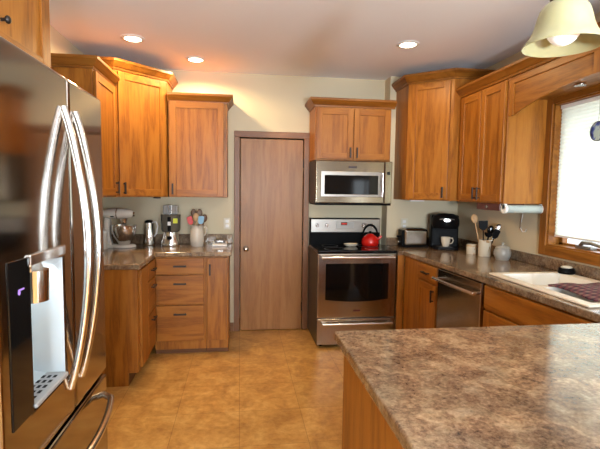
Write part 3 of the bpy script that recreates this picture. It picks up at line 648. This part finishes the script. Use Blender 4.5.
# ================================================================== SMALL THINGS, LEFT WORKTOP
mx, my = -1.12, 4.27
t = thing('stand_mixer', 'white stand mixer with steel bowl in left worktop corner', 'mixer', (mx, my, ZC))
part('base', G().lathe([(1e-6, 0), (.105, 0), (.11, .008), (.10, .024), (.08, .03), (1e-6, .03)], (mx + .045, my, ZC), 32, sy=.85).box(mx - .13, mx + .03, my - .055, my + .055, ZC, ZC + .028), ENAMEL, t, .008)
part('column', G().prism([(mx - .135, ZC + .02), (mx - .055, ZC + .02), (mx - .075, ZC + .10), (mx - .07, ZC + .27), (mx - .125, ZC + .28)], my - .042, my + .042, 'y'), ENAMEL, t, .018, seg=4)
hd = part('head', G().lathe([(1e-6, -.15), (.03, -.148), (.05, -.13), (.058, -.08), (.06, 0), (.056, .07), (.045, .115), (.028, .13), (1e-6, .132)], (mx, my, ZC + .315), 28, mat4=Matrix.Rotation(PI/2, 3, 'Y'), sx=.82), ENAMEL, t)
part('trim_band', G().lathe([(.0595, -.004), (.0605, -.004), (.0605, .004), (.0595, .004), (.0595, -.004)], (mx - .01, my, ZC + .315), 28, mat4=Matrix.Rotation(PI/2, 3, 'Y'), sx=.82), CHROME, hd)
part('attachment_hub', G().cyl((mx + .125, my, ZC + .31), (mx + .145, my, ZC + .31), .022), CHROME, hd)
part('speed_lever', G().box(mx - .06, mx - .03, my - .062, my - .052, ZC + .285, ZC + .295), BLACKP, hd)
part('beater_shaft', G().cyl((mx + .045, my, ZC + .27), (mx + .045, my, ZC + .20), .033, .026), CHROME, hd)
part('bowl', G().lathe([(1e-6, .03), (.05, .03), (.052, .036), (.06, .05), (.092, .10), (.11, .16), (.114, .205), (.118, .208), (.112, .206), (.107, .16), (.088, .10), (.05, .045), (1e-6, .042)], (mx + .045, my, ZC), 36), BRIGHT, t, 0, 'steel mixing bowl')
t = thing('jar', 'frosted jar standing in front of the mixer column', 'jar', (-1.235, 4.14, ZC))
part('body', G().lathe([(1e-6, 0), (.034, 0), (.037, .006), (.037, .13), (.031, .145)], (-1.225, 4.14, ZC), 24), FROST, t)
part('lid', G().lathe([(1e-6, .146), (.033, .146), (.033, .17), (.03, .173), (1e-6, .173)], (-1.225, 4.14, ZC), 24), WHITEP, t)
t = thing('shaker', 'tiny steel shaker at left worktop edge beside refrigerator', 'shaker', (-1.29, 4.10, ZC))
part('body', G().lathe([(1e-6, 0), (.02, 0), (.02, .05), (.017, .055)], (-1.285, 4.10, ZC), 18), FROST, t)
part('cap', G().lathe([(.019, .052), (.02, .055), (.019, .078), (.012, .088), (1e-6, .09)], (-1.285, 4.10, ZC), 18), CHROME, t)
t = thing('carafe', 'tall tapered steel carafe between mixer and food processor', 'carafe', (-.875, 4.40, ZC))
part('body', G().lathe([(1e-6, 0), (.056, 0), (.058, .006), (.052, .10), (.043, .20), (.039, .225), (.036, .225)], (-.875, 4.40, ZC), 30), BRIGHT, t)
part('lid', G().lathe([(.0395, .222), (.041, .228), (.036, .242), (.02, .248), (1e-6, .25)], (-.875, 4.40, ZC), 30), BLACKP, t)
part('handle', G().tube([(-.838, 4.38, ZC + .225), (-.80, 4.36, ZC + .235), (-.785, 4.36, ZC + .19), (-.80, 4.365, ZC + .12), (-.832, 4.385, ZC + .085)], .007, 10, up=(0, 1, 0)), WHITEP, t)
fx, fy = -.665, 4.37
t = thing('food_processor', 'steel food processor with smoky bowl and yellow-green sticker', 'food processor', (fx, fy, ZC))
part('base', G().lathe([(1e-6, 0), (.095, 0), (.098, .01), (.094, .035), (.082, .075), (.072, .115), (.07, .135), (1e-6, .135)], (fx, fy, ZC), 34), BRIGHT, t)
part('switch', G().box(fx - .022, fx + .022, fy - .096, fy - .075, ZC + .07, ZC + .10), BLACKP, t, .004)
part('bowl', G().lathe([(.06, .135), (.082, .14), (.09, .16), (.093, .28), (.095, .30), (.09, .305), (1e-6, .305)], (fx, fy, ZC), 34), TINT, t, 0, 'smoky plastic bowl')
part('front_strip', G().box(fx - .016, fx + .016, fy - .099, fy - .09, ZC + .15, ZC + .285), BLACKP, t, .003)
part('badge', G().box(fx - .014, fx + .014, fy - .1015, fy - .0985, ZC + .205, ZC + .24), WHITEP, t)
part('sticker', G().lathe([(.0955, .225), (.0965, .225), (.0965, .27), (.0955, .27)], (0, 0, 0), 34).xf(Matrix.Identity(4)) if False else G().box(fx + .035, fx + .075, fy - .091, fy - .072, ZC + .225, ZC + .27), YELLOW, t)
part('feed_tube', G().box(fx - .07, fx + .07, fy - .04, fy + .05, ZC + .306, ZC + .395), CLEARP, t, .012, 'clear plastic feed tube')
part('pusher', G().box(fx - .018, fx + .018, fy - .05, fy + .03, ZC + .30, ZC + .40), BRIGHT, t, .004)
def jug(name, x, y, prof, mt, label, cat, handle):
    t = thing(name, label, cat, (x, y, ZC)); part('body', G().lathe(prof, (x, y, ZC), 32), mt, t)
    if handle: part('handle', G().tube([(x + a, y + b, ZC + c_) for a, b, c_ in handle], .008, 10, up=(0, 1, 0)), mt, t)
    return t
cx, cy = -.412, 4.33
jug('utensil_jug', cx, cy, [(1e-6, 0), (.056, 0), (.06, .006), (.066, .06), (.068, .11), (.062, .155), (.056, .175), (.062, .195), (.066, .205), (.060, .205), (.052, .175), (.058, .15), (.062, .10), (.055, .012), (1e-6, .012)], CROCKM,
    'stoneware jug of colourful spatulas on left worktop', 'jug', [(.06, -.01, .185), (.085, -.015, .19), (.095, -.015, .16), (.083, -.012, .12), (.062, -.008, .10)])
def utensil(name, label, p0, p1, head, hm, sm=None, r=.005):
    """stick from p0 to p1 with a shaped head"""
    p0, p1 = Vector(p0), Vector(p1); t = thing(name, label, 'utensil', p0); d = (p1 - p0).normalized()
    part('stick', G().tube([p0, (p0 + p1) / 2, p1], r, 8, up=(0, 1, 0)), sm or hm, t)
    ax = Vector((.9, -.4, 0)) if p0.x > 0 else Vector((1, .1, 0)); ax = (ax - d * ax.dot(d)).normalized(); ay = d.cross(ax)
    q = Matrix((ax, ay, d)).transposed().to_4x4(); M = Matrix.Translation(p1) @ q
    if head == 'spat': g = G().prism([(-.012, 0), (.012, 0), (.026, .02), (.027, .075), (.014, .082), (-.02, .078), (-.027, .07), (-.026, .02)], -.004, .004, 'y')
    elif head == 'spoon': g = G().ball((0, 0, .035), .028, .010, .04)
    elif head == 'slot': g = G().prism([(-.01, 0), (.01, 0), (.036, .025), (.038, .085), (-.038, .085), (-.036, .025)], -.003, .003, 'y')
    elif head == 'ladle': g = G().lathe([(1e-6, -.03), (.02, -.025), (.033, -.008), (.036, .01), (.033, .01), (.03, -.006), (.018, -.02), (1e-6, -.024)], (0, -.02, .03), 20)
    part('head', g.xf(M), hm, t, .002); return t
z0 = ZC + .02
utensil('spatula', 'red spatula leaning left in the stoneware jug', (cx - .01, cy, z0), (cx - .055, cy - .01, ZC + .21), 'spat', REDP, WOODL)
utensil('wooden_spoon', 'dark-tipped wooden spoon standing tallest at left in stoneware jug', (cx - .005, cy + .02, z0), (cx - .03, cy + .02, ZC + .285), 'spoon', WOODD, WOODL)
utensil('wooden_spoon', 'pale wooden spoon standing in middle of stoneware jug', (cx + .0, cy - .01, z0), (cx - .006, cy - .02, ZC + .25), 'spoon', WOODL)
utensil('wooden_spoon', 'brown wooden spoon upright behind blue spatula in stoneware jug', (cx + .01, cy + .025, z0), (cx + .02, cy + .03, ZC + .285), 'spoon', mat('brown_wood', (.2, .12, .07), .5))
utensil('spatula', 'blue spatula at right of the stoneware jug', (cx + .012, cy - .015, z0), (cx + .035, cy - .025, ZC + .215), 'spat', BLUEP, WOODL)
utensil('spoon', 'broad dark spoon leaning right in the stoneware jug', (cx + .015, cy + .005, z0), (cx + .062, cy + .0, ZC + .235), 'spoon', WOODD)
t = thing('phone', 'small white and dark cordless phone base beside pantry door casing', 'phone', (-.195, 4.33, ZC))
part('base', G().prism([(4.27, ZC), (4.40, ZC), (4.40, ZC + .045), (4.27, ZC + .022)], -.265, -.125, 'x'), WHITEP, t, .006)
part('handset', G().box(-.245, -.14, 4.30, 4.36, ZC + .034, ZC + .062), mat('dark_handset', (.16, .14, .13), .25), t, .010, seg=3)
part('screen', G().box(-.215, -.165, 4.2985, 4.3005, ZC + .042, ZC + .056), BRIGHT, t)
def outlet(x, y, z, label, wall='back'):
    t = thing('outlet', label, 'outlet', (x, y, z))
    part('plate', G().box(x - .036, x + .036, y - .007, y - .0005, z - .058, z + .058), IVORY, t, .003)
    for dz in (-.024, .024): part('socket', G().box(x - .016, x + .016, y - .0095, y - .0065, z + dz - .015, z + dz + .015), WHITEP, t, .002)
outlet(-.13, D, 1.125, 'ivory wall outlet left of pantry door casing')
outlet(1.695, DR, 1.14, 'ivory wall outlet behind the toaster')

# ================================================================== SMALL THINGS, RANGE
kx, ky, kz = 1.318, 4.31, .9228
t = thing('kettle', 'red enamel kettle with black handle on the range', 'kettle', (kx, ky, kz))
part('body', G().lathe([(1e-6, 0), (.078, 0), (.086, .008), (.09, .035), (.082, .07), (.062, .098), (.04, .108), (.036, .112)], (kx, ky, kz), 36), RED, t)
part('lid', G().lathe([(.042, .108), (.036, .116), (.016, .122), (1e-6, .123)], (kx, ky, kz), 28), RED, t)
part('lid_knob', G().lathe([(.006, .12), (.007, .13), (.014, .136), (.012, .147), (1e-6, .15)], (kx, ky, kz), 20), BLACKP, t)
part('spout', G().tube([(kx + .065, ky - .02, kz + .06), (kx + .092, ky - .03, kz + .082), (kx + .112, ky - .035, kz + .10)], [.02, .014, .011], 14), RED, t)
a = [(kx - .08 * math.cos(PI * i / 14) , ky + .0, kz + .085 + .125 * math.sin(PI * i / 14)) for i in range(15)]
part('handle', G().tube(a, [.006, .007, .009, .011, .012, .012, .012, .012, .012, .012, .012, .011, .009, .007, .006], 12, up=(0, 1, 0)), BLACKP, t)
single('spoon_rest', G().lathe([(1e-6, .004), (.05, .003), (.064, .014), (.074, .026), (.07, .028), (.058, .016), (.045, .009), (1e-6, .009)], (1.10, 4.24, kz), 30, sy=.62), CREAM, 'cream spoon rest on the cooktop left of the kettle', 'spoon rest', (1.10, 4.24, kz))

# ================================================================== SMALL THINGS, RIGHT WORKTOP
t = thing('toaster', 'brushed steel toaster with black ends beside range', 'toaster', (1.745, 4.20, ZC))
part('body', G().box(1.615, 1.865, 4.13, 4.27, ZC + .012, ZC + .188), STEEL, t, .03, seg=5)
part('base', G().box(1.605, 1.872, 4.128, 4.272, ZC, ZC + .022), BLACKP, t, .005)
part('end_panel', G().box(1.592, 1.622, 4.138, 4.262, ZC + .012, ZC + .176), BLACKP, t, .012, 'black toaster end', seg=3)
part('lever', G().box(1.555, 1.595, 4.17, 4.20, ZC + .10, ZC + .118), BLACKP, t, .004)
part('dial', G().cyl((1.595, 4.20, ZC + .055), (1.568, 4.20, ZC + .055), .016), CHROME, t)
g = G()
for y in (4.165, 4.225): g.box(1.65, 1.835, y - .012, y + .012, ZC + .1875, ZC + .1895)
part('slots', g, BLACKP, t)
ka = math.radians(-18); KX, KY = 2.005, 4.08
KM = Matrix.Translation((KX, KY, ZC)) @ Matrix.Rotation(ka, 4, 'Z')
t = thing('coffee_maker', 'black single-serve coffee maker in right worktop corner', 'coffee maker', (KX, KY, ZC))
def rr(w, d, c=.03): return [(-w + c, -d), (w - c, -d), (w, -d + c), (w, d - c), (w - c, d), (-w + c, d), (-w, d - c), (-w, -d + c)]
part('tower', G().prism([(-.13, -.02), (.13, -.02), (.135, .10), (.10, .14), (-.10, .14), (-.135, .10)], 0, .33).xf(KM), BLACKP, t, .015, seg=3)
part('drip_base', G().prism(rr(.115, .075, .04), 0, .028).xf(Matrix.Translation(KM @ Vector((0, -.085, 0))) @ Matrix.Rotation(ka, 4, 'Z')), BLACKP, t, .006)
part('brew_head', G().lathe([(.09, .20), (.118, .205), (.13, .24), (.13, .285), (.115, .325), (.07, .345), (1e-6, .35)], (0, -.045, 0), 32, sy=.9).xf(KM), BLACKP, t)
part('drip_grate', G().prism(rr(.085, .055, .03), .028, .031).xf(Matrix.Translation(KM @ Vector((0, -.085, 0))) @ Matrix.Rotation(ka, 4, 'Z')), DARK, t)
part('badge', G().lathe([(1e-6, 0), (.032, 0), (.028, .006), (1e-6, .007)], (0, 0, 0), 24, mat4=Matrix.Rotation(PI/2, 3, 'X'), sx=1.1, sy=.55).xf(KM @ Matrix.Translation((0, -.163, .285))), BRIGHT, t)
part('handle_band', G().tube([(.115 * math.sin(a_), -.045 - .108 * math.cos(a_), .268 + .03 * math.cos(a_)) for a_ in [(-1.1 + 2.2 * i / 12) for i in range(13)]], .008, 10).xf(KM), mat('silver_plastic', (.5, .5, .5), .3, .8), t)
mp_ = KM @ Vector((.0, -.10, .0315))
t = thing('mug', 'cream mug on the coffee maker drip tray', 'mug', mp_)
part('body', G().lathe([(1e-6, 0), (.026, 0), (.032, .01), (.042, .045), (.046, .09), (.043, .09), (.038, .045), (.028, .014), (1e-6, .012)], mp_, 28), CREAM, t)
part('handle', G().tube([mp_ + Vector(v) for v in ((.042, 0, .078), (.066, -.005, .08), (.075, -.006, .055), (.062, -.004, .03), (.036, 0, .026))], .006, 10, up=(0, 1, 0)), CREAM, t)
t = thing('cup', 'short cream handled cup left of the utensil crock', 'cup', (2.085, 3.70, ZC))
part('body', G().lathe([(1e-6, 0), (.042, 0), (.045, .005), (.046, .085), (.042, .085), (.041, .01), (1e-6, .01)], (2.085, 3.70, ZC), 28), CROCKP, t)
part('rim_band', G().lathe([(.0462, .07), (.0468, .07), (.0468, .08), (.0462, .08), (.0462, .07)], (2.085, 3.70, ZC), 28), WOODL, t)
ux, uy = 2.125, 3.555
jug('utensil_crock', ux, uy, [(1e-6, 0), (.05, 0), (.053, .005), (.053, .14), (.055, .146), (.049, .146), (.048, .01), (1e-6, .01)], CROCKP, 'cream cylindrical crock of black utensils on right worktop', 'crock', None)
z0 = ZC + .015
utensil('spatula', 'black slotted spatula standing upright at left in cream crock', (ux - .01, uy + .0, z0), (ux - .02, uy + .0, ZC + .225), 'slot', BLACKP)
utensil('ladle', 'black ladle in the middle of cream crock', (ux + .0, uy - .02, z0), (ux + .008, uy - .03, ZC + .17), 'ladle', BLACKP)
utensil('serving_spoon', 'shiny steel serving spoon leaning right in cream crock', (ux + .0, uy + .01, z0), (ux + .085, uy - .03, ZC + .215), 'spoon', BRIGHT)
utensil('spoon', 'black spoon with glossy bowl beside the ladle in cream crock', (ux + .01, uy + .02, z0), (ux + .04, uy + .0, ZC + .195), 'spoon', BLACKG)
utensil('spatula', 'small black spatula tilted between ladle and steel spoon in cream crock', (ux + .015, uy - .01, z0), (ux + .055, uy - .045, ZC + .16), 'spat', BLACKP)
utensil('wooden_spoon', 'tall pale wooden spoon leaning left out of cream crock', (ux - .02, uy + .02, z0), (ux - .065, uy + .06, ZC + .29), 'spoon', WOODL)
sx_, sy_ = 2.16, 3.345
t = thing('sugar_bowl', 'grey pottery sugar bowl with knobbed lid near the backsplash', 'bowl', (sx_, sy_, ZC))
part('body', G().lathe([(1e-6, 0), (.048, 0), (.052, .006), (.066, .04), (.068, .065), (.058, .092), (.052, .098), (.046, .098)], (sx_, sy_, ZC), 30), POTTERY, t)
part('lid', G().lathe([(.056, .097), (.058, .102), (.048, .112), (.02, .12), (.008, .123), (.009, .13), (.013, .136), (.008, .144), (1e-6, .145)], (sx_, sy_, ZC), 30), mat('pottery_lid', (.40, .38, .33), .3), t)

# ================================================================== BLINDS, SUNCATCHER, LAMPS
def blind(y0, y1, label):
    t = thing('window_blind', label, 'blind', (XW + .045, (y0 + y1) / 2, 1.157))
    part('headrail', G().box(XW + .03, XW + .062, y0, y1, 2.085, 2.112), WHITEP, t, .003)
    n = 72; zt, zb = 2.086, 1.17; vs = []; fs = []
    for k, s in ((0, -1), (1, 1)):
        for i in range(n + 1):
            z = zt + (zb - zt) * i / n; x = XW + .046 + s * (.004 + (.006 if i % 2 else 0)); vs += [(x, y0 + .003, z), (x, y1 - .003, z)]
        o = k * 2 * (n + 1)
        for i in range(n): fs.append((o + 2 * i, o + 2 * i + 1, o + 2 * i + 3, o + 2 * i + 2))
    part('fabric', G().add(vs, fs), BLIND, t)
    part('bottom_rail', G().box(XW + .036, XW + .056, y0, y1, 1.156, 1.171), WHITEP, t, .003)
blind(2.235, 2.955, 'white pleated blind lowered over the sink window')
blind(1.467, 2.185, 'second white pleated blind lowered on the near half of the sink window')
t = thing('suncatcher', 'small round glass suncatcher with blue design hanging before the blind', 'suncatcher', (XW + .0, 2.585, 1.94))
part('disc', G().cyl((XW + .004, 2.575, 1.878), (XW + .010, 2.575, 1.878), .06, n=36), DISC, t)
part('ring', G().lathe([(.059, -.004), (.064, -.004), (.064, .004), (.059, .004), (.059, -.004)], (XW + .007, 2.575, 1.878), 36, mat4=Matrix.Rotation(PI/2, 3, 'Y')), DARK, t)
part('string', G().tube([(XW + .007, 2.575, 1.94), (XW + .007, 2.575, 2.112)], .0012, 6, up=(1, 0, 0)), DARK, t)
def can(x, y, label, power, group=None):
    t = thing('recessed_light', label, 'light', (x, y, CZ), group=group)
    part('trim_ring', G().lathe([(.062, -.0005), (.088, -.0005), (.09, -.004), (.084, -.008), (.064, -.010), (.062, -.0005)], (x, y, CZ), 36), WHITEP, t)
    part('bulb', G().lathe([(.063, -.006), (.05, -.012), (.025, -.017), (1e-6, -.018)], (x, y, CZ), 30), LAMP, t)
    light('bulb_glow', 'SPOT', (x, y, CZ - .03), power, WARM, (0, 0, 0), spot_size=math.radians(168), spot_blend=.35, shadow_soft_size=.05)
can(-.827, 3.647, 'glowing recessed ceiling light above left wall cabinets, nearest refrigerator', 48)
can(-.397, 4.12, 'glowing recessed ceiling light closest to the back wall', 50)
can(1.31, 3.407, 'glowing recessed ceiling light on the right before diagonal corner cabinet', 22)
for x, y in ((-.2, -.6), (1.6, -.6), (-.2, -2.4), (1.6, -2.4)): light('added_warm_fill', 'SPOT', (x, y, CZ - .03), 45, (1, .82, .6), (0, 0, 0), spot_size=math.radians(150), spot_blend=.9, shadow_soft_size=.06)  # warm fill spots added behind the camera, no fixtures
# pendant
px_, py_, pz_ = .777, 1.0, 1.826
t = thing('pendant_lamp', 'pendant lamp with pale yellow bell-shaped glass shade above peninsula', 'lamp', (px_, py_, CZ))
prof = [(.096, 0), (.0945, .006), (.086, .016), (.076, .032), (.069, .050), (.064, .070), (.058, .088), (.047, .102), (.032, .110), (.026, .111), (.026, .109), (.031, .108), (.045, .099), (.055, .086), (.061, .069), (.066, .049), (.073, .031), (.083, .015), (.0925, .003), (.096, 0)]
part('shade', G().lathe([(r * .93, z * .97) for r, z in prof], (px_, py_, pz_), 48), SHADE, t, 0, 'pale yellow bell glass shade')
part('socket', G().lathe([(1e-6, .095), (.022, .095), (.033, .112), (.034, .135), (.02, .165), (.008, .18)], (px_, py_, pz_), 24), BRONZE, t)
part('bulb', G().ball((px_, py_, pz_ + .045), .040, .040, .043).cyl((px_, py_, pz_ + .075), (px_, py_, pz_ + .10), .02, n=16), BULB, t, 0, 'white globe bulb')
part('stem', G().cyl((px_, py_, pz_ + .17), (px_, py_, CZ - .02), .006), BRONZE, t)
part('canopy', G().lathe([(1e-6, -.03), (.02, -.028), (.055, -.012), (.06, 0), (1e-6, 0)], (px_, py_, CZ), 28), BRONZE, t)
